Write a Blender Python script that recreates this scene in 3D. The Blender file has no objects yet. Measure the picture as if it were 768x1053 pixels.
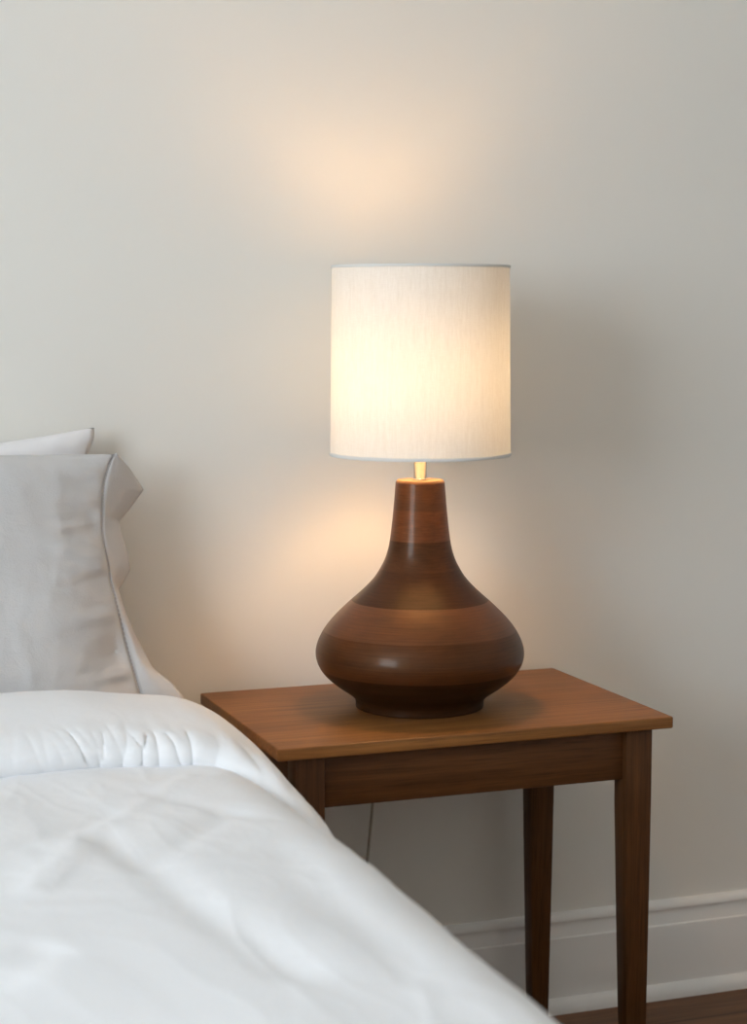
import bpy, bmesh, math, random
from mathutils import Vector, noise, Matrix

SC = bpy.context.scene
COL = SC.collection
random.seed(7)

# ------------------------------------------------------------------ helpers
def link(name, verts, faces, mat, parent=None, smooth=40, uvs=None):
    me = bpy.data.meshes.new(name)
    me.from_pydata([tuple(v) for v in verts], [], faces)
    if uvs:
        lay = me.uv_layers.new(name='UVMap')
        for poly in me.polygons:
            for li in poly.loop_indices:
                lay.data[li].uv = uvs[me.loops[li].vertex_index]
    me.materials.append(mat)
    if smooth:
        for p in me.polygons: p.use_smooth = True
        if smooth < 180: me.set_sharp_from_angle(angle=math.radians(smooth))
    o = bpy.data.objects.new(name, me)
    COL.objects.link(o)
    if parent: o.parent = parent
    return o

def empty(name, loc):
    o = bpy.data.objects.new(name, None); COL.objects.link(o)
    o.location = loc; o.empty_display_size = .05
    return o

def tag(o, label, cat, group=None):
    o['label'] = label; o['category'] = cat
    if group: o['group'] = group

class MB:
    """collects boxes and extrusions into ONE mesh"""
    def __init__(s): s.v = []; s.f = []
    def add(s, v, f):
        n = len(s.v); s.v += [Vector(p) for p in v]; s.f += [tuple(i+n for i in q) for q in f]
    def box(s, a, b):
        x0,y0,z0 = a; x1,y1,z1 = b
        s.add([(x0,y0,z0),(x1,y0,z0),(x1,y1,z0),(x0,y1,z0),(x0,y0,z1),(x1,y0,z1),(x1,y1,z1),(x0,y1,z1)],
              [(0,3,2,1),(4,5,6,7),(0,1,5,4),(1,2,6,5),(2,3,7,6),(3,0,4,7)])
    def loft(s, loops, cap=True):
        n = len(loops[0]); v = [p for L in loops for p in L]; f = []
        for k in range(len(loops)-1):
            for i in range(n):
                j = (i+1) % n
                f.append((k*n+i, k*n+j, (k+1)*n+j, (k+1)*n+i))
        if cap:
            f.append(tuple(range(n-1,-1,-1))); f.append(tuple((len(loops)-1)*n+i for i in range(n)))
        s.add(v, f)
    def build(s, name, mat, parent=None, bevel=0, seg=2, smooth=40, origin=(0,0,0)):
        o = Vector(origin)
        ob = link(name, [p-o for p in s.v], s.f, mat, parent, 0)
        bm = bmesh.new(); bm.from_mesh(ob.data)
        bmesh.ops.recalc_face_normals(bm, faces=bm.faces)
        if bevel:
            ed = [e for e in bm.edges if len(e.link_faces) == 2 and e.calc_face_angle() > .5]
            bmesh.ops.bevel(bm, geom=ed, offset=bevel, segments=seg, profile=.5, affect='EDGES', clamp_overlap=True)
        bm.to_mesh(ob.data); bm.free()
        if smooth:
            for p in ob.data.polygons: p.use_smooth = True
            ob.data.set_sharp_from_angle(angle=math.radians(smooth))
        return ob

def lathe(name, prof, mat, parent=None, n=128, smooth=50, close_top=True, close_bot=True):
    v, f, uv = [], [], []
    dist = [0]
    for a, b in zip(prof, prof[1:]): dist.append(dist[-1] + math.dist(a, b))
    for k, (r, z) in enumerate(prof):
        for i in range(n+1):
            a = 2*math.pi*i/n + math.pi/2
            v.append((r*math.cos(a), r*math.sin(a), z)); uv.append((i/n, z))
    m = n+1
    for k in range(len(prof)-1):
        for i in range(n):
            f.append((k*m+i, k*m+i+1, (k+1)*m+i+1, (k+1)*m+i))
    o = link(name, v, f, mat, parent, 0, uv)
    bm = bmesh.new(); bm.from_mesh(o.data)
    bmesh.ops.remove_doubles(bm, verts=bm.verts, dist=1e-6)
    if close_top or close_bot:
        ed = [e for e in bm.edges if e.is_boundary]
        if ed: bmesh.ops.holes_fill(bm, edges=ed, sides=0)
    bmesh.ops.recalc_face_normals(bm, faces=bm.faces)
    bm.to_mesh(o.data); bm.free()
    for p in o.data.polygons: p.use_smooth = True
    o.data.set_sharp_from_angle(angle=math.radians(smooth))
    return o

def tube_geo(pts, r, n=10):
    v, f = [], []
    pts = [Vector(p) for p in pts]
    up = None
    for k, p in enumerate(pts):
        t = (pts[min(k+1, len(pts)-1)] - pts[max(k-1, 0)]).normalized()
        if up is None:
            up = t.orthogonal().normalized()
        up = (up - t*up.dot(t)).normalized(); sd = t.cross(up)
        for i in range(n):
            a = 2*math.pi*i/n
            v.append(p + up*(r*math.cos(a)) + sd*(r*math.sin(a)))
    for k in range(len(pts)-1):
        for i in range(n):
            j = (i+1) % n
            f.append((k*n+i, k*n+j, (k+1)*n+j, (k+1)*n+i))
    f.append(tuple(range(n-1,-1,-1))); f.append(tuple((len(pts)-1)*n+i for i in range(n)))
    return v, f

def catmull(P, n):
    """smooth polyline through P with n points"""
    P = [Vector(p) for p in P]; out = []
    m = len(P)-1
    for k in range(n):
        t = k/(n-1)*m; i = min(int(t), m-1); u = t-i
        p0, p1, p2, p3 = P[max(i-1,0)], P[i], P[i+1], P[min(i+2,m)]
        out.append(.5*((2*p1) + (p2-p0)*u + (2*p0-5*p1+4*p2-p3)*u*u + (3*p1-p0-3*p2+p3)*u**3))
    return out

def sm(a, b, x):
    t = max(0., min(1., (x-a)/(b-a))); return t*t*(3-2*t)

# ------------------------------------------------------------------ materials
class NT:
    def __init__(s, name):
        s.m = bpy.data.materials.new(name); s.m.use_nodes = True
        s.t = s.m.node_tree; s.t.nodes.clear()
        s.out = s.n('ShaderNodeOutputMaterial')
    def n(s, kind, **kw):
        nd = s.t.nodes.new(kind)
        for k, v in kw.items(): setattr(nd, k, v)
        return nd
    def l(s, a, b): s.t.links.new(a, b)
    def math(s, op, a, b=None):
        nd = s.n('ShaderNodeMath', operation=op)
        for i, q in enumerate((a, b)):
            if q is None: continue
            if isinstance(q, (int, float)): nd.inputs[i].default_value = q
            else: s.l(q, nd.inputs[i])
        return nd.outputs[0]
    def mapping(s, src, scale=(1,1,1), loc=(0,0,0), rot=(0,0,0)):
        nd = s.n('ShaderNodeMapping'); nd.inputs['Scale'].default_value = scale
        nd.inputs['Location'].default_value = loc; nd.inputs['Rotation'].default_value = rot
        s.l(src, nd.inputs['Vector']); return nd.outputs[0]
    def noise(s, vec, scale=1, detail=4, rough=.55, dist=0):
        nd = s.n('ShaderNodeTexNoise'); nd.inputs['Scale'].default_value = scale
        nd.inputs['Detail'].default_value = detail; nd.inputs['Roughness'].default_value = rough
        nd.inputs['Distortion'].default_value = dist; s.l(vec, nd.inputs['Vector'])
        return nd.outputs[0]
    def ramp(s, fac, stops, interp='LINEAR'):
        nd = s.n('ShaderNodeValToRGB'); cr = nd.color_ramp; cr.interpolation = interp
        while len(cr.elements) < len(stops): cr.elements.new(.5)
        for e, (p, c) in zip(cr.elements, stops):
            e.position = p; e.color = (*c, 1) if len(c) == 3 else c
        s.l(fac, nd.inputs[0]); return nd.outputs[0]
    def mix(s, a, b, fac, mode='MIX'):
        nd = s.n('ShaderNodeMix', data_type='RGBA', blend_type=mode)
        for i, q in ((0, fac), (6, a), (7, b)):
            if isinstance(q, (int, float)): nd.inputs[i].default_value = q
            elif isinstance(q, tuple): nd.inputs[i].default_value = (*q, 1)
            else: s.l(q, nd.inputs[i])
        return nd.outputs[2]
    def bump(s, h, strength, dist):
        nd = s.n('ShaderNodeBump'); nd.inputs['Strength'].default_value = strength
        nd.inputs['Distance'].default_value = dist; s.l(h, nd.inputs['Height']); return nd.outputs[0]
    def bsdf(s, color, rough=.5, normal=None, metal=0, coat=0, spec=.5, sheen=0, coat_rough=.1):
        b = s.n('ShaderNodeBsdfPrincipled')
        for key, q in (('Base Color', color), ('Roughness', rough)):
            if isinstance(q, tuple): b.inputs[key].default_value = (*q, 1)
            elif isinstance(q, (int, float)): b.inputs[key].default_value = q
            else: s.l(q, b.inputs[key])
        b.inputs['Metallic'].default_value = metal; b.inputs['Coat Weight'].default_value = coat
        b.inputs['Coat Roughness'].default_value = coat_rough
        b.inputs['Specular IOR Level'].default_value = spec
        b.inputs['Sheen Weight'].default_value = sheen
        if normal is not None: s.l(normal, b.inputs['Normal'])
        s.l(b.outputs[0], s.out.inputs[0]); return b

def m_paint(name, col, rough=.6, bump=.04):
    t = NT(name); tc = t.n('ShaderNodeTexCoord').outputs['Object']
    n1 = t.noise(tc, 260, 3); 
    t.bsdf(col, rough, t.bump(n1, bump, .002), spec=.3)
    return t.m

def m_wood(name, axis, dark, light, rough=.42, scale=1.0, spec=.4, seed=0.0):
    """grain runs along the given object axis"""
    t = NT(name); tc = t.n('ShaderNodeTexCoord').outputs['Object']
    st = [150, 150, 150]; st['xyz'.index(axis)] = 5
    st2 = [26, 26, 26]; st2['xyz'.index(axis)] = 1.6
    loc = (seed, seed*1.7, seed*.6)
    fine = t.noise(t.mapping(tc, [q*scale for q in st], loc), 1, 4, .6, .3)
    broad = t.noise(t.mapping(tc, [q*scale for q in st2], loc), 1, 5, .55, 1.2)
    st3 = [420, 420, 420]; st3['xyz'.index(axis)] = 14
    pore = t.noise(t.mapping(tc, [q*scale for q in st3], loc), 1, 2, .5)
    k = t.math('ADD', t.math('MULTIPLY', fine, .55), t.math('MULTIPLY', broad, .45))
    c = t.ramp(k, [(.32, dark), (.66, light)])
    pr = t.ramp(pore, [(.36, (.62,.58,.55)), (.47, (1,1,1))])
    c = t.mix(c, pr, .55, 'MULTIPLY')
    t.bsdf(c, rough, t.bump(t.math('ADD', pore, t.math('MULTIPLY', fine, .6)), .09, .001), spec=spec)
    return t.m

def m_fabric(name, col, rough=.85, weave=900, bump=.15, wrinkle=0.0, sheen=.15, var=.04):
    t = NT(name); tc = t.n('ShaderNodeTexCoord').outputs['Object']
    a = t.noise(t.mapping(tc, (weave, weave, weave*.35)), 1, 2)
    b = t.noise(t.mapping(tc, (weave*.35, weave, weave)), 1, 2)
    h = t.math('ADD', a, b)
    v = t.noise(tc, 9, 3)
    c = t.ramp(v, [(.3, tuple(q*(1-var) for q in col)), (.7, tuple(min(1, q*(1+var)) for q in col))])
    nrm = t.bump(h, bump, .0012)
    if wrinkle:
        w = t.noise(tc, 34, 4, .6, .8)
        nd = t.n('ShaderNodeBump'); nd.inputs['Strength'].default_value = wrinkle
        nd.inputs['Distance'].default_value = .006; t.l(w, nd.inputs['Height']); t.l(nrm, nd.inputs['Normal'])
        nrm = nd.outputs[0]
    t.bsdf(c, rough, nrm, sheen=sheen, spec=.2)
    return t.m

WALL = m_paint('wall paint', (.790,.770,.716), .65, .05)
TRIM = m_paint('trim paint', (.82,.80,.765), .4, .01)
CEIL = m_paint('ceiling paint', (.86,.85,.83), .8, .05)
TOPW = m_wood('walnut along table', 'x', (.142,.054,.0125), (.290,.119,.032), .44, spec=.28, seed=1.3)  # lightened and oranged to carry the lamp's light on the tabletop
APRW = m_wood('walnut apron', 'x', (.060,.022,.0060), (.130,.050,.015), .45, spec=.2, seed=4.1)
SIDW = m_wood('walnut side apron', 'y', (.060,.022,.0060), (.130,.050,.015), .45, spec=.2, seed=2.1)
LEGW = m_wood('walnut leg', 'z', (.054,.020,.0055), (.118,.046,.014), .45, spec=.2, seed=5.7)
GREY = m_fabric('grey linen', (.585,.575,.57), weave=750, bump=.35, wrinkle=.25, var=.03)
SEAM = m_fabric('grey thread', (.33,.30,.285), weave=900, bump=.1)
WHITE = m_fabric('white cotton', (.825,.83,.84), weave=1400, bump=.10, wrinkle=.16, var=.01)
PILW = m_fabric('white pillow cotton', (.82,.80,.80), weave=1200, bump=.12, wrinkle=.15, var=.01)
TICK = m_fabric('mattress ticking', (.74,.73,.71), weave=700, bump=.2)
BASEF = m_fabric('bed base fabric', (.30,.28,.26), weave=500, bump=.3)
CORDM = m_paint('cord plastic', (.46,.42,.36), .4, 0)

def m_floor():
    t = NT('floor boards'); tc = t.n('ShaderNodeTexCoord').outputs['Object']
    br = t.n('ShaderNodeTexBrick'); t.l(tc, br.inputs['Vector'])
    br.inputs['Scale'].default_value = 1; br.inputs['Brick Width'].default_value = 1.35
    br.inputs['Row Height'].default_value = .125; br.inputs['Mortar Size'].default_value = .0016
    br.inputs['Mortar Smooth'].default_value = .2; br.offset = .37; br.inputs['Bias'].default_value = 0
    br.inputs['Color1'].default_value = (.78,.78,.78,1); br.inputs['Color2'].default_value = (1.12,1.12,1.12,1)
    br.inputs['Mortar'].default_value = (.25,.22,.2,1)
    fine = t.noise(t.mapping(tc, (4, 130, 130)), 1, 4, .6, .3)
    broad = t.noise(t.mapping(tc, (1.7, 19, 19), (3,1,0)), 1, 5, .6, 1.5)
    k = t.math('ADD', t.math('MULTIPLY', fine, .4), t.math('MULTIPLY', broad, .6))
    c = t.ramp(k, [(.32, (.090,.038,.014)), (.66, (.245,.108,.045))])
    c = t.mix(c, br.outputs['Color'], 1., 'MULTIPLY')
    t.bsdf(c, .42, t.bump(t.math('ADD', br.outputs['Fac'], t.math('MULTIPLY', fine, -.1)), -.15, .001), spec=.22)
    return t.m
FLOOR = m_floor()

def m_lampwood():
    t = NT('turned walnut rings'); tcn = t.n('ShaderNodeTexCoord')
    uv, ob = tcn.outputs['UV'], tcn.outputs['Object']
    sp = t.n('ShaderNodeSeparateXYZ'); t.l(ob, sp.inputs[0])
    z = t.math('DIVIDE', sp.outputs[2], .345)
    tones = [(0,(.50,.44,.40)), (.050,(.46,.42,.38)), (.170,(.98,.80,.60)), (.335,(1.15,.87,.58)), (.463,(.50,.45,.42)),  # the two foot tones are darkened to hold the shade there
             (.598,(.70,.66,.62)), (.724,(1.35,1.06,.84)), (.858,(.92,.80,.72))]
    band = t.ramp(z, tones, 'CONSTANT')
    sep = t.n('ShaderNodeSeparateXYZ'); t.l(uv, sep.inputs[0])
    # grain circling the ring
    g1 = t.noise(t.mapping(uv, (11, 520, 1)), 1, 4, .6, .5)
    g2 = t.noise(t.mapping(uv, (9, 24, 1), (3,2,0)), 1, 4, .6, .8)
    # staves glued up in each ring
    st = t.n('ShaderNodeTexBrick'); t.l(t.mapping(uv, (1, 1, 1), (.03,.003,0)), st.inputs['Vector'])
    st.inputs['Scale'].default_value = 1; st.inputs['Brick Width'].default_value = .21
    st.inputs['Row Height'].default_value = .0462; st.inputs['Mortar Size'].default_value = 0
    st.inputs['Color1'].default_value = (.90,.90,.90,1); st.inputs['Color2'].default_value = (1.08,1.06,1.04,1)
    k = t.math('ADD', t.math('MULTIPLY', g1, .6), t.math('MULTIPLY', g2, .4))
    c = t.ramp(k, [(.28, (.034,.0135,.0055)), (.68, (.098,.040,.016))])
    c = t.mix(c, band, 1., 'MULTIPLY'); c = t.mix(c, st.outputs['Color'], .8, 'MULTIPLY')
    lust = t.ramp(z, [(0,(.14,)*3), (.170,(.24,)*3), (.335,(.50,)*3), (.463,(.18,)*3), (.724,(.32,)*3)], 'CONSTANT')   # the figured ring is the most lustrous
    B_ = t.bsdf(c, .40, t.bump(g1, .04, .001), coat=.16, coat_rough=.16); t.l(lust, B_.inputs['Specular IOR Level'])
    B_.inputs['Specular Tint'].default_value = (1, .70, .44, 1)
    return t.m
LAMPW = m_lampwood()
DISCW = m_wood('lamplit end grain', 'x', (.20,.095,.040), (.33,.17,.080), .4, seed=3.3)  # lighter end grain, with the bulb's light on the neck top in its colour

def m_metal():
    t = NT('brushed brass'); tc = t.n('ShaderNodeTexCoord').outputs['Object']
    g = t.noise(t.mapping(tc, (30, 30, 1200)), 1, 2)
    t.bsdf((.42,.40,.36), t.math('ADD', t.math('MULTIPLY', g, .08), .14), None, metal=1)
    return t.m
METAL = m_metal()

def m_shade():
    t = NT('linen shade'); uv = t.n('ShaderNodeTexCoord').outputs['UV']
    w1 = t.noise(t.mapping(uv, (420, 60, 1)), 1, 3, .6)      # upright slubs
    w2 = t.noise(t.mapping(uv, (60, 900, 1)), 1, 3, .6)       # cross threads
    w3 = t.noise(t.mapping(uv, (150, 14, 1), (2,3,0)), 1, 3, .65)
    k = t.math('ADD', t.math('ADD', t.math('MULTIPLY', w1, .36), t.math('MULTIPLY', w2, .28)), t.math('MULTIPLY', w3, .36))
    cd = t.ramp(k, [(.38, (.77,.73,.67)), (.60, (.84,.81,.76))])
    ct = t.ramp(k, [(.38, (.42,.455,.485)), (.60, (.485,.52,.545))])
    nrm = t.bump(k, .25, .0008)
    d = t.n('ShaderNodeBsdfDiffuse'); t.l(cd, d.inputs[0]); t.l(nrm, d.inputs['Normal'])
    tr = t.n('ShaderNodeBsdfTranslucent'); t.l(ct, tr.inputs[0])
    mx = t.n('ShaderNodeMixShader'); mx.inputs[0].default_value = .153
    t.l(d.outputs[0], mx.inputs[1]); t.l(tr.outputs[0], mx.inputs[2]); t.l(mx.outputs[0], t.out.inputs[0])
    return t.m
SHADE = m_shade()
TAPE = m_fabric('shade tape', (.66,.66,.63), weave=1500, bump=.1)

def m_bulb(name, strength):
    t = NT(name); e = t.n('ShaderNodeEmission')
    e.inputs[0].default_value = (1, .57, .24, 1); e.inputs[1].default_value = strength
    t.l(e.outputs[0], t.out.inputs[0]); return t.m
BULB = m_bulb('lit bulb glass', 132.0)
BULBC = m_bulb('dimmed bulb crown', 36.0)          # made-up dim crown, weakens the glow above the shade

# ------------------------------------------------------------------ the room
XL, XR, YF, ZC = -2.05, 2.75, -4.7, 2.65
def struct(mb, name, mat, bevel=0):
    o = mb.build(name, mat, None, bevel); o['kind'] = 'structure'; return o
m = MB(); m.box((XL-.1, YF-.1, -.08), (XR+.1, .1, 0)); struct(m, 'floor', FLOOR)
m = MB(); m.box((XL-.1, YF-.1, ZC), (XR+.1, .1, ZC+.08)); struct(m, 'ceiling', CEIL)
m = MB(); m.box((XL-.1, 0, 0), (XR+.1, .1, ZC)); struct(m, 'wall_back', WALL)
m = MB(); m.box((XR, YF, 0), (XR+.1, 0, ZC)); struct(m, 'wall_right', WALL)
m = MB(); m.box((XL-.1, YF-.1, 0), (XR+.1, YF, ZC)); struct(m, 'wall_front', WALL)
WY0, WY1, WZ0, WZ1 = -3.25, -1.65, .98, 2.50
m = MB()
m.box((XL-.1, YF, 0), (XL, WY0, ZC)); m.box((XL-.1, WY1, 0), (XL, 0, ZC))
m.box((XL-.1, WY0, 0), (XL, WY1, WZ0)); m.box((XL-.1, WY0, WZ1), (XL, WY1, ZC))
struct(m, 'wall_left', WALL)
m = MB()
fr = .045
m.box((XL-.085, WY0, WZ0), (XL-.03, WY0+fr, WZ1)); m.box((XL-.085, WY1-fr, WZ0), (XL-.03, WY1, WZ1))
m.box((XL-.085, WY0+fr, WZ0), (XL-.03, WY1-fr, WZ0+fr)); m.box((XL-.085, WY0+fr, WZ1-fr), (XL-.03, WY1-fr, WZ1))
m.box((XL-.08, WY0+fr, (WZ0+WZ1)/2-.018), (XL-.035, WY1-fr, (WZ0+WZ1)/2+.018))
win = struct(m, 'window_1', TRIM, .004)

# baseboard profile (depth from the wall, height)
PROF = [(0,0), (.030,0), (.030,.006), (.0285,.013), (.025,.019), (.019,.0235), (.0155,.0245), (.0155,.1255), (.0150,.1275),
        (.0135,.1288), (.0125,.1292), (.0120,.1310), (.0108,.138), (.0088,.146), (.0078,.1520), (.0078,.1530), (.0115,.1540), (.0120,.1560),
        (.0117,.159), (.0105,.163), (.0080,.1670), (.0040,.1695), (0,.1700)]
def baseboard(name, fn, a, b):
    mb = MB(); mb.loft([[fn(d, h, a) for d, h in PROF], [fn(d, h, b) for d, h in PROF]])
    o = mb.build(name, TRIM, None, 0, smooth=35); o['kind'] = 'structure'
baseboard('baseboard_back', lambda d, h, s: (s, -d, h), XL, XR)
baseboard('baseboard_right', lambda d, h, s: (XR-d, s, h), YF, -.031)
baseboard('baseboard_left', lambda d, h, s: (XL+d, s, h), YF, -.031)

# ------------------------------------------------------------------ nightstand
TX0, TX1, TY0, TY1, TZ = .7391, 1.3439, -.4347, -.030, .600
ns = empty('nightstand', ((TX0+TX1)/2, (TY0+TY1)/2, 0)); no = ns.location.copy()
tag(ns, 'walnut brown wooden nightstand with tapered legs standing between bed and wall', 'nightstand')
TH = .0175
m = MB(); m.box((TX0, TY0, TZ-TH), (TX1, TY1, TZ)); m.build('tabletop', TOPW, ns, .0026, 3, origin=no)
LW, LD = .0425, .037
lx = [(.7690, 1), (1.2750, -1)]            # left edge of each leg column
ly = [(-.4200, 1), (-.0870, -1)]           # front edge, depth direction of the taper
for i, (x, sx) in enumerate(lx):
    for j, (y, sy) in enumerate(ly):
        x_ = x + (.004 if (i == 1 and j == 1) else 0)
        L = []
        for z, k in ((TZ-TH-.0002, 0), (.47, 0), (.40, .0015), (.30, .0035), (0, .0105)):
            a0, a1 = x_, x_+LW; b0, b1 = y, y+LD
            if sx > 0: a1 -= k; a0 += k*.25
            else: a0 += k; a1 -= k*.25
            if sy > 0: b1 -= k; b0 += k*.2
            else: b0 += k; b1 -= k*.2
            L.append([(a0,b0,z),(a1,b0,z),(a1,b1,z),(a0,b1,z)])
        m = MB(); m.loft(L); m.build('leg', LEGW, ns, .0016, 2, smooth=25, origin=no)
AZ = .506
xa, xb = .769+LW-.001, 1.275+.001
m = MB(); m.box((xa, -.4085, AZ), (xb, -.3890, TZ-TH-.0003)); m.build('front_apron', APRW, ns, .0012, 2, origin=no)
m = MB(); m.box((xa, -.0730, AZ), (xb+.003, -.0560, TZ-TH-.0003)); m.build('back_apron', APRW, ns, .0012, 2, origin=no)
ya, yb = -.42+LD-.001, -.087+.001
m = MB(); m.box((.7765, ya, AZ), (.7950, yb, TZ-TH-.0003)); m.build('side_apron', SIDW, ns, .0012, 2, origin=no)
m = MB(); m.box((1.2920, ya, AZ), (1.3105, yb, TZ-TH-.0003)); m.build('side_apron', SIDW, ns, .0012, 2, origin=no)

# ------------------------------------------------------------------ table lamp
LX, LY = 1.0240, -.2350
lamp = empty('table_lamp', (LX, LY, TZ+.0006))
tag(lamp, 'lit table lamp with white drum shade and dark turned wood base on the nightstand', 'lamp')
sil = [(0.0005,.0660),(.0006,.0960),(.008,.0962),(.014,.0985),(.0225,.1085),(.032,.1225),(.042,.1350),(.052,.1448),(.062,.1512),(.071,.1545),
       (.0795,.1558),(.088,.1552),(.097,.1528),(.107,.1484),(.117,.1425),(.127,.1350),(.1375,.1258),(.148,.1152),(.158,.1045),(.170,.0910),
       (.182,.0785),(.195,.0672),(.208,.0590),(.222,.0522),(.236,.0478),(.250,.0450),(.270,.0424),(.292,.0401),(.315,.0381),(.3365,.0364)]
pts = catmull([Vector((r, z, 0)) for z, r in sil[1:]], 150)
prof = [(.0001, 0), (.0955, 0)] + [(p.x, p.y) for p in pts] + [(.0357,.3378), (.0345,.3384), (.0001,.3384)]
lathe('lamp_base', prof, LAMPW, lamp, 128, 60)
lathe('top_disc', [(.0001,.3386),(.0344,.3386),(.0346,.3392),(.0343,.3397),(.0001,.3398)], DISCW, lamp, 64, 60)  # added disc in a paler wood, shows the neck top as lit
lathe('stem', [(.0001,.3399),(.0122,.3399),(.0122,.3408),(.0098,.3414),(.0095,.342),(.0095,.425),(.0001,.425)], METAL, lamp, 40)
sock = lathe('bulb_socket', [(.0001,.4252),(.0098,.4252),(.0105,.428),(.0105,.448),(.0098,.451),(.0001,.451)], METAL, lamp, 40)
bz = .531
bp = [(.0001,.4512),(.0088,.4512),(.0092,.470),(.0108,.492)]
bp += [(.031*math.cos(a), bz+.031*math.sin(a)) for a in [math.radians(-60+62*k/8) for k in range(9)]]
bulb = lathe('light_bulb', bp, BULB, lamp, 40, 80, False, False)
bp = [(.0309*math.cos(a), bz+.0309*math.sin(a)) for a in [math.radians(2+87*k/9) for k in range(10)]] + [(.0001, bz+.0309)]
lathe('bulb_crown', bp, BULBC, bulb, 40, 80, False, False)
SZ0, SZ1, SR0, SR1 = .3775, .6535, .1332, .1303
prof = []
for k in range(25):
    t_ = k/24; prof.append((SR0+(SR1-SR0)*t_, SZ0+(SZ1-SZ0)*t_))
shade = lathe('lamp_shade', prof, SHADE, lamp, 160, 180, False, False)
def ring(name, r, z0, z1, mat, parent, th=.0016):
    P = [(r-th, z0), (r+.0009, z0), (r+.0012, z0+.0006), (r+.0012, z1-.0006), (r+.0009, z1), (r-th, z1), (r-th, z0)]
    return lathe(name, P, mat, parent, 160, 40, False, False)
ring('shade_trim', SR0, SZ0-.0010, SZ0+.0040, TAPE, shade)
ring('shade_trim', SR1, SZ1-.0030, SZ1+.0010, TAPE, shade)
# spider that carries the shade on the stem
m = MB()
for k in range(3):
    a = math.radians(30+120*k); m.add(*tube_geo([(.016*math.cos(a), .016*math.sin(a), .431), (.13*math.cos(a), .13*math.sin(a), .392)], .0016, 8))
m.build('shade_spider', METAL, lamp)
# cord: from the foot across the tabletop, down behind the table
cp = [(.000,.088,.0035),(.002,.120,.0030),(.006,.160,.0030),(.008,.196,.0034),(.0083,.2060,.0046),(.0085,.2115,.0005),(.008,.2165,-.025),(.0065,.2170,-.10),(.0037,.2150,-.204),
      (-.0015,.2130,-.255),(-.0075,.2095,-.300),(-.024,.2000,-.40),(-.060,.185,-.52),(-.120,.165,-.585),(-.20,.15,-.5965),(-.34,.15,-.5968)]
m = MB(); m.add(*tube_geo(catmull(cp, 120), .0024, 10)); m.build('power_cord', CORDM, lamp, smooth=60)

# ------------------------------------------------------------------ bed
BX0, BX1, BY0, BY1, BZ = -.86, .640, -2.12, -.02, .585
bed = empty('bed', ((BX0+BX1)/2, (BY0+BY1)/2, 0)); bo = bed.location.copy()
tag(bed, 'bed against the wall whose mattress lies hidden under the white duvet and pillows', 'bed')
def slab(a, b, r, name, mat):
    mb = MB(); mb.box(a, b); return mb.build(name, mat, bed, r, 5, origin=bo)
slab((BX0, BY0, .31), (BX1, BY1, BZ), .05, 'mattress', TICK)
slab((BX0+.01, BY0+.01, .10), (BX1-.01, BY1-.005, .309), .02, 'bed_base', BASEF)
for x in (BX0+.10, BX1-.10):
    for y in (BY0+.12, BY1-.12):
        m = MB(); m.loft([[(x+r*math.cos(a*math.pi/8), y+r*math.sin(a*math.pi/8), z) for a in range(16)] for r, z in ((.022,0),(.030,.1))])
        m.build('leg', LEGW, bed, origin=bo)

# duvet: a sheet that follows the mattress outline (s, across) while its height above it follows a fold profile (t, along)
CR, CXr, CXl, CZ = .07, .590, -.81, .515
def outline(s):
    """s<0 flat part measured from the right corner; returns point, normal, drop factor"""
    q = CR*math.pi/2
    if s <= 0:
        return Vector((CXr+s, 0, CZ+CR)), Vector((0,0,1)), 0.
    if s < q:
        a = s/CR; n = Vector((math.sin(a), 0, math.cos(a))); return Vector((CXr, 0, CZ))+n*CR, n, a/(math.pi/2)
    return Vector((CXr+CR, 0, CZ-(s-q))), Vector((1,0,0)), 1+(s-q)
def outline_full(s):
    mid = (CXl-CXr)/2
    if s >= mid: return outline(s)
    p, n, d = outline((CXl-CXr)-s)
    return Vector((CXl+CXr-p.x, 0, p.z)), Vector((-n.x,0,n.z)), d

tprof = [(-2.150,.000),(-2.155,.020),(-2.130,.040),(-2.05,.047),(-1.8,.048),(-1.5,.047),(-1.2,.046),(-.95,.045),(-.75,.043),(-.62,.040),
         (-.54,.036),(-.46,.034),(-.385,.036),(-.325,.045),(-.300,.058),(-.310,.074),(-.345,.086),(-.395,.089),(-.445,.086),(-.490,.078),
         (-.522,.071),(-.540,.058),(-.538,.045),(-.525,.039)]
T = []
for k in range(len(tprof)-1):
    a = tprof[max(k-1,0)]; b = tprof[k]; c = tprof[k+1]; d = tprof[min(k+2,len(tprof)-1)]
    n = max(2, int(math.dist(b, c)/(.0075 if k < 15 else .0028))) if b[0] > -1.75 else max(2, int(math.dist(b, c)/.03))
    for i in range(n):
        u = i/n
        f = lambda q0,q1,q2,q3: .5*(2*q1+(q2-q0)*u+(2*q0-5*q1+4*q2-q3)*u*u+(3*q1-q0-3*q2+q3)*u**3)
        T.append((f(a[0],b[0],c[0],d[0]), f(a[1],b[1],c[1],d[1]), k+u))
T.append((*tprof[-1], len(tprof)-1.))
KF = 13.0                                     # index where the sheet turns over: beyond it is the folded-back layer
S = []
s = .42
while s > (CXl-CXr)-.42:
    S.append(s); s -= .0030 if s > -.50 else .03
S.reverse()
FOLDS = [  # (x0,y0,x1,y1,width,height): soft creases pressed into the top
    (.405,-.86,.470,-1.34,.026,-.0050), (.455,-.84,.530,-1.34,.040,.0026), (.29,-.90,.44,-.775,.016,-.0026), (.36,-.90,.56,-.64,.014,.0022),
    (.425,-1.0,.56,-.82,.022,-.0040), (.22,-1.29,.28,-1.22,.025,-.005), (.57,-1.0,.565,-1.38,.03,-.004), (.30,-1.05,.38,-.90,.02,.004),
    (-.1,-.8,.15,-1.2,.04,-.008), (-.4,-.9,-.2,-1.5,.04,.007), (.50,-.70,.60,-.86,.018,-.003)]
rp = random.Random(4)
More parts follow.
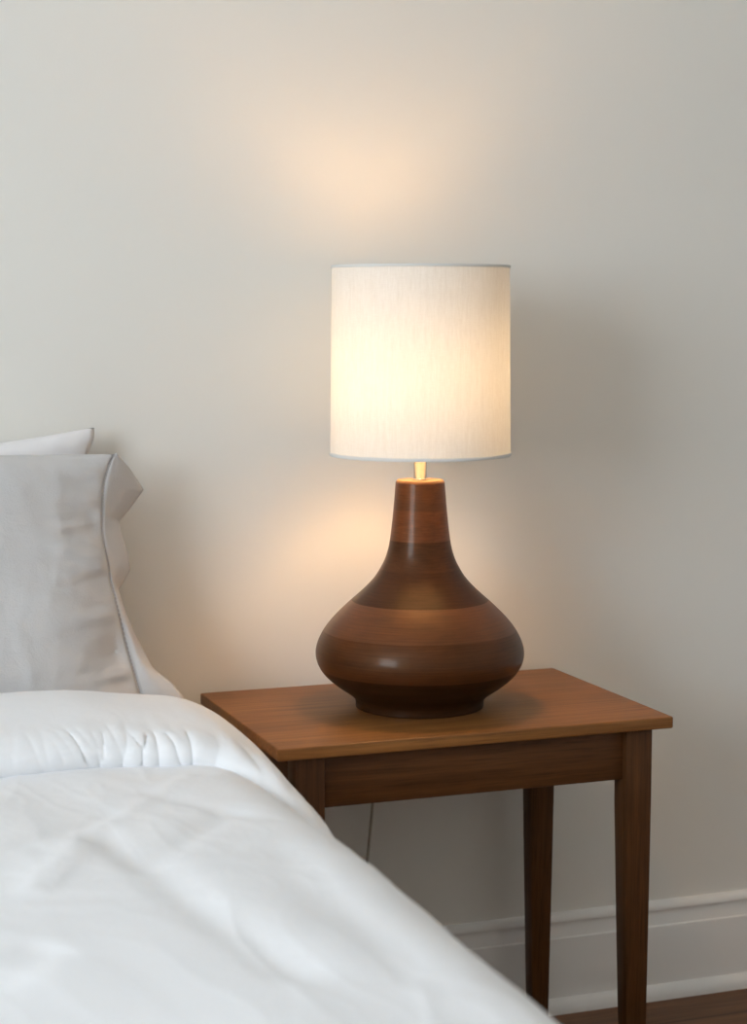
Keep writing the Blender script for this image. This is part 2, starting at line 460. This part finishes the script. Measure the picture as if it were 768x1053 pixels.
PUCK = []                                     # little gathers where the hem is stitched
sc_ = -.46
while sc_ < .125:
    big = sm(-.22, -.03, sc_)
    PUCK.append((sc_, rp.uniform(.0035,.0065), rp.uniform(-.012,.006), (.0003+.0027*big)*rp.uniform(.30,1.15), rp.uniform(18.6,19.8)-1.1*sm(0,.08,sc_)))
    sc_ += rp.uniform(.009,.024)
def segd(x, y, x0, y0, x1, y1):
    dx, dy = x1-x0, y1-y0; L2 = dx*dx+dy*dy
    u = ((x-x0)*dx+(y-y0)*dy)/L2; uc = max(0, min(1, u))
    return math.hypot(x-x0-uc*dx, y-y0-uc*dy), u
dv = []; df = []
for (y, h, kt) in T:
    fold = sm(KF-1.5, KF+1.5, kt)
    for s in S:
        p, n, d = outline_full(s)
        dd = min(d, 1.); drop = max(0, d-1)
        right = s > -.7
        hh = h
        # folded layer thins out on the way over the edge
        hh *= 1 - fold*(.20*sm(-.13,.07,s)+(-.06)*sm(.6,1,dd))
        # the hem of the folded layer runs on towards the foot as it goes over the edge
        hem = sm(17, 21, kt)
        yy = y - hem*(.030*sm(-.12,.04,s) + .29*sm(.0,.15,s)) if right else y
        yy += hem*.012*noise.noise((p.x*4, 3.3, p.z*4))
        wx = Vector((p.x*1.0 + (.3*drop), yy, p.z))
        amp = sm(-2.1,-1.9,yy)
        nz = .0060*noise.noise(wx*2.6) + .0026*noise.noise(wx*7.3+Vector((4,1,2)))
        # long soft stretch marks, seen through domain-warped noise
        q = Vector((wx.x*5+wx.y*2.5, wx.y*1.7-wx.x*3.6, wx.z*3)); nz += .0032*noise.noise(q*1.6)*(1-.6*fold)
        if kt < KF and d < .9:
            for (x0,y0,x1,y1,w,a) in FOLDS:
                D, u = segd(p.x, yy, x0, y0, x1, y1)
                if D < 3*w: nz += a*math.exp(-(D/w)**2)*sm(-.15,.2,u+.15)*sm(-.15,.2,1.15-u)
        if d < 1.:
            rq = Vector((wx.x*6.5+wx.y*3.2, wx.y*3.0-wx.x*5.2, 2.2))
            rq += .7*Vector((noise.noise(wx*4), noise.noise(wx*4+Vector((9,0,0))), 0))
            nz += (1-.85*fold)*(.0016*(1-abs(noise.noise(rq)))**7 + .0007*(1-abs(noise.noise(rq*2.3+Vector((3,8,1)))))**7)
        gr = 0.
        # puckers along the hem
        if kt > 15.5:
            pk = (.12*sm(16.2,18,kt)+.88*sm(18.-1.6*sm(-.04,.05,s), 20.2-1.6*sm(-.04,.05,s), kt))*(1-.4*sm(21,23,kt))
            e = .8*noise.noise(Vector((s*24, yy*5, 1.7))) + .5*noise.noise(Vector((s*50, kt*.35, 5.1)))
            nz += .006*pk*e*(.30+.70*sm(-.25,-.02,s))*(1-.5*sm(.0,.06,s))
            for (ps, pw, sl, pa, k0) in PUCK:
                ds = s-ps-sl*(20.5-kt)
                if abs(ds) < 3*pw: gr -= pa*(math.exp(-(ds/pw)**2)-.35*math.exp(-((ds-1.6*pw)/pw)**2))*sm(k0, 20.2, kt)
            nz += gr*(1-.5*sm(19.5,21,kt))
        hang = drop*(.16+.10*noise.noise((yy*3.1, 7.7, 0)) + .05*math.sin(yy*17)*sm(0,.25,drop))
        P = p + n*(hh+nz*amp*(.25+.75*sm(.0,.03,h))) + Vector((n.x*hang, 0, 0))
        P.y = yy - 1.6*gr*sm(18.6,20.4,kt)
        # beside the nightstand the sheet keeps clear of its edge
        P.x = min(P.x, .727+.25*sm(.460,.60,-P.y))
        dv.append(P)
W = len(S)
for r in range(len(T)-1):
    for c in range(W-1):
        df.append((r*W+c, r*W+c+1, (r+1)*W+c+1, (r+1)*W+c))
duv = link('duvet', dv, df, WHITE, None, 180)
bm = bmesh.new(); bm.from_mesh(duv.data); bmesh.ops.recalc_face_normals(bm, faces=bm.faces); bm.to_mesh(duv.data); bm.free()
ss = duv.modifiers.new('soften', 'SMOOTH'); ss.factor = .3; ss.iterations = 1
sd = duv.modifiers.new('thickness', 'SOLIDIFY'); sd.thickness = .010; sd.offset = -1
tag(duv, 'white cotton duvet over the bed, top edge folded back below the pillows', 'duvet')

# ------------------------------------------------------------------ pillows
GR = [((0.5864,-0.1400,0.9830),(0.5879,-0.1400,0.9843)),
 ((0.5784,-0.1433,0.9679),(0.6133,-0.1150,0.9590)),
 ((0.5698,-0.1483,0.9446),(0.6403,-0.0850,0.9254)),
 ((0.5653,-0.1542,0.9172),(0.6234,-0.0800,0.9008)),
 ((0.5640,-0.1587,0.8965),(0.6010,-0.0900,0.8795)),
 ((0.5628,-0.1631,0.8759),(0.5989,-0.1150,0.8649)),
 ((0.5642,-0.1681,0.8525),(0.6041,-0.1350,0.8355)),
 ((0.5683,-0.1735,0.8277),(0.6078,-0.1300,0.8117)),
 ((0.5697,-0.1782,0.8057),(0.5911,-0.1250,0.7831)),
 ((0.5752,-0.1838,0.7794),(0.5916,-0.1600,0.7594)),
 ((0.5815,-0.1912,0.7449),(0.6023,-0.1800,0.7235)),
 ((0.5890,-0.1995,0.7063),(0.6253,-0.1950,0.6748)),
 ((0.5956,-0.2061,0.6759),(0.6528,-0.2050,0.6519)),
 ((0.6012,-0.2114,0.6510),(0.6672,-0.2100,0.6319)),
 ((0.6042,-0.2155,0.6318),(0.6671,-0.2150,0.6128)),
 ((0.6060,-0.2190,0.6080),(0.6640,-0.2190,0.5960))]
def pillow_mesh(name, right, left, top_dip, front, back, mat, parent, org, gather=.0, nu=110, nv=80, amp=1.0, seed=0):
    R = catmull(right, nv); L = catmull(left, nv)     # from top to bottom
    v, f = [], []
    def P(u, j, side):
        w = j/(nv-1); a, b = L[j], R[j]
        p = a.lerp(b, u)
        p.z += -top_dip*math.sin(math.pi*u)**1.0*(1-w)**3
        eu = max(0, 1-abs(2*u-1)**3.6)**.88; ev = max(0, 1-abs(2*w-1)**3.2)**.60
        t = (front if side > 0 else back)*eu*ev
        q = Vector((p.x, side*.13, p.z))+Vector((seed, 0, seed))
        edge = sm(.0, .25, eu*ev)
        nz = amp*(.006*noise.noise(q*6) + .0028*noise.noise(Vector((q.x*9, q.y, q.z*24))))
        # gathers fanning out of the right seam
        g = math.exp(-((1-u)/.12)**2)*gather*(noise.noise(Vector((q.x*5, seed+2, q.z*38+q.x*14))) + .5*noise.noise(Vector((q.x*9, seed+5, q.z*70))))
        # slouch folds along the bottom
        lowf = amp*.007*sm(.72,.95,w)*noise.noise(Vector((q.x*17+q.z*9, seed+9, q.z*8)))
        rq = Vector((q.x*16, seed, q.z*5)) + .8*Vector((noise.noise(q*5), 0, noise.noise(q*5+Vector((4,4,4)))))
        nz += amp*(.0022*(1-abs(noise.noise(rq)))**8 + .0013*(1-abs(noise.noise(rq*2.1)))**8)
        t += (nz*edge + g*edge*1.0 + lowf*edge)
        n = Vector((0, -1, 0)) if side > 0 else Vector((0, 1, 0))
        return p + n*t
    for side in (1, -1):
        for j in range(nv):
            for i in range(nu): v.append(P(i/(nu-1), j, side)-org)
    m0 = nu*nv
    for j in range(nv-1):
        for i in range(nu-1):
            a = j*nu+i; f.append((a, a+nu, a+nu+1, a+1)); f.append((m0+a, m0+a+1, m0+a+nu+1, m0+a+nu))
    o = link(name, v, f, mat, parent, 180)
    bm = bmesh.new(); bm.from_mesh(o.data); bmesh.ops.remove_doubles(bm, verts=bm.verts, dist=2e-4)
    bmesh.ops.recalc_face_normals(bm, faces=bm.faces); bm.to_mesh(o.data); bm.free()
    for p in o.data.polygons: p.use_smooth = True
    return o

gp = empty('pillow', (.25, -.19, BZ)); go = gp.location.copy()
tag(gp, 'grey linen pillow with flanged hem leaning on wall, in front of the white pillow', 'pillow')
right = [a for a, b in GR]
left = [(-.12+ (.02 if 0 < k < len(GR)-1 else 0), a[1], a[2]) for k, (a, b) in enumerate(GR)]
pillow_mesh('cushion', right, left, -.004, .085, .045, GREY, gp, go, gather=.016, seed=2.3)
# flange: hem strip beyond the seam
NV, NU = 90, 12
Sx = catmull([a for a, b in GR], NV); Ox = []
OB = [Vector(b) for a, b in GR]
for k in range(NV):                                   # nearly straight runs between the corners of the hem
    t_ = k/(NV-1)*(len(OB)-1); i = min(int(t_), len(OB)-2); Ox.append(OB[i].lerp(OB[i+1], sm(0,1,t_-i)*.35+(t_-i)*.65))
fv, ff = [], []
for k in range(NV):
    for i in range(NU):
        u = i/(NU-1); p = Sx[k].lerp(Ox[k], u)
        p.y += -.004*math.sin(math.pi*u) + .0035*noise.noise(Vector((u*2, 1, k*.13)))*math.sin(math.pi*u)
        fv.append(p-go)
for k in range(NV-1):
    for i in range(NU-1):
        a = k*NU+i; ff.append((a, a+1, a+NU+1, a+NU))
fl = link('flange', fv, ff, GREY, gp, 180)
sd = fl.modifiers.new('thickness', 'SOLIDIFY'); sd.thickness = .0028; sd.offset = 0
# stitch row along the seam
m = MB()
path = catmull([Vector(a)+Vector((-.001,-.0045,0)) for a, b in GR[:-1]], 241)
for k in range(0, 240, 3):
    m.add(*tube_geo([path[k]-go, path[k+1]-go, path[k+2]-go], .0007, 6))
m.build('seam_stitching', SEAM, gp, smooth=60)

wp = empty('pillow', (.22, -.06, BZ)); wo = wp.location.copy()
tag(wp, 'white pillow upright against the wall, its top corner showing behind the grey pillow', 'pillow')
right = [(.5755,-.050,1.0165),(.5745,-.052,1.000),(.5640,-.054,.975),(.548,-.057,.92),(.545,-.061,.82),(.548,-.066,.71),(.556,-.070,.64),(.566,-.072,.590)]
left = [(-.13,y,z) for x, y, z in right]
pillow_mesh('cushion', right, left, .034, .034, .030, PILW, wp, wo, gather=.004, nu=80, nv=60, amp=.6, seed=8.1)

# ------------------------------------------------------------------ daylight through the window
w = bpy.data.worlds.new('sky'); SC.world = w; w.use_nodes = True
SKY = 13.6
bg = w.node_tree.nodes['Background']; bg.inputs[0].default_value = (.83,.925,1.02,1); bg.inputs[1].default_value = SKY
la = bpy.data.lights.new('window portal', 'AREA'); la.shape = 'RECTANGLE'
la.size = WZ1-WZ0; la.size_y = WY1-WY0; la.cycles.is_portal = True
lo = bpy.data.objects.new('window_portal', la); COL.objects.link(lo)
lo.location = (XL-.09, (WY0+WY1)/2, (WZ0+WZ1)/2); lo.rotation_euler = (0, -math.pi/2, 0)

# ------------------------------------------------------------------ camera
F = 1934.44
cam = bpy.data.cameras.new('camera'); co = bpy.data.objects.new('camera', cam); COL.objects.link(co)
cam.sensor_fit = 'HORIZONTAL'; cam.sensor_width = 36; cam.lens = 36*F/768
co.location = (0, -2.8175, 1.1886)
co.rotation_euler = (math.pi/2-.1063, 0, -.3526)
cam.dof.use_dof = True; cam.dof.focus_distance = 2.80; cam.dof.aperture_fstop = 5.4
cam.clip_start = .05
SC.camera = co

SC.view_settings.view_transform = 'Standard'; SC.view_settings.look = 'None'
SC.view_settings.gamma = 1; SC.view_settings.use_curve_mapping = False
SC.view_settings.exposure = 0.0
cy = SC.cycles
cy.max_bounces = 14; cy.diffuse_bounces = 8; cy.glossy_bounces = 4; cy.transmission_bounces = 6
cy.caustics_reflective = False; cy.caustics_refractive = False
cy.use_denoising = True; cy.denoising_prefilter = 'ACCURATE'; cy.use_adaptive_sampling = False
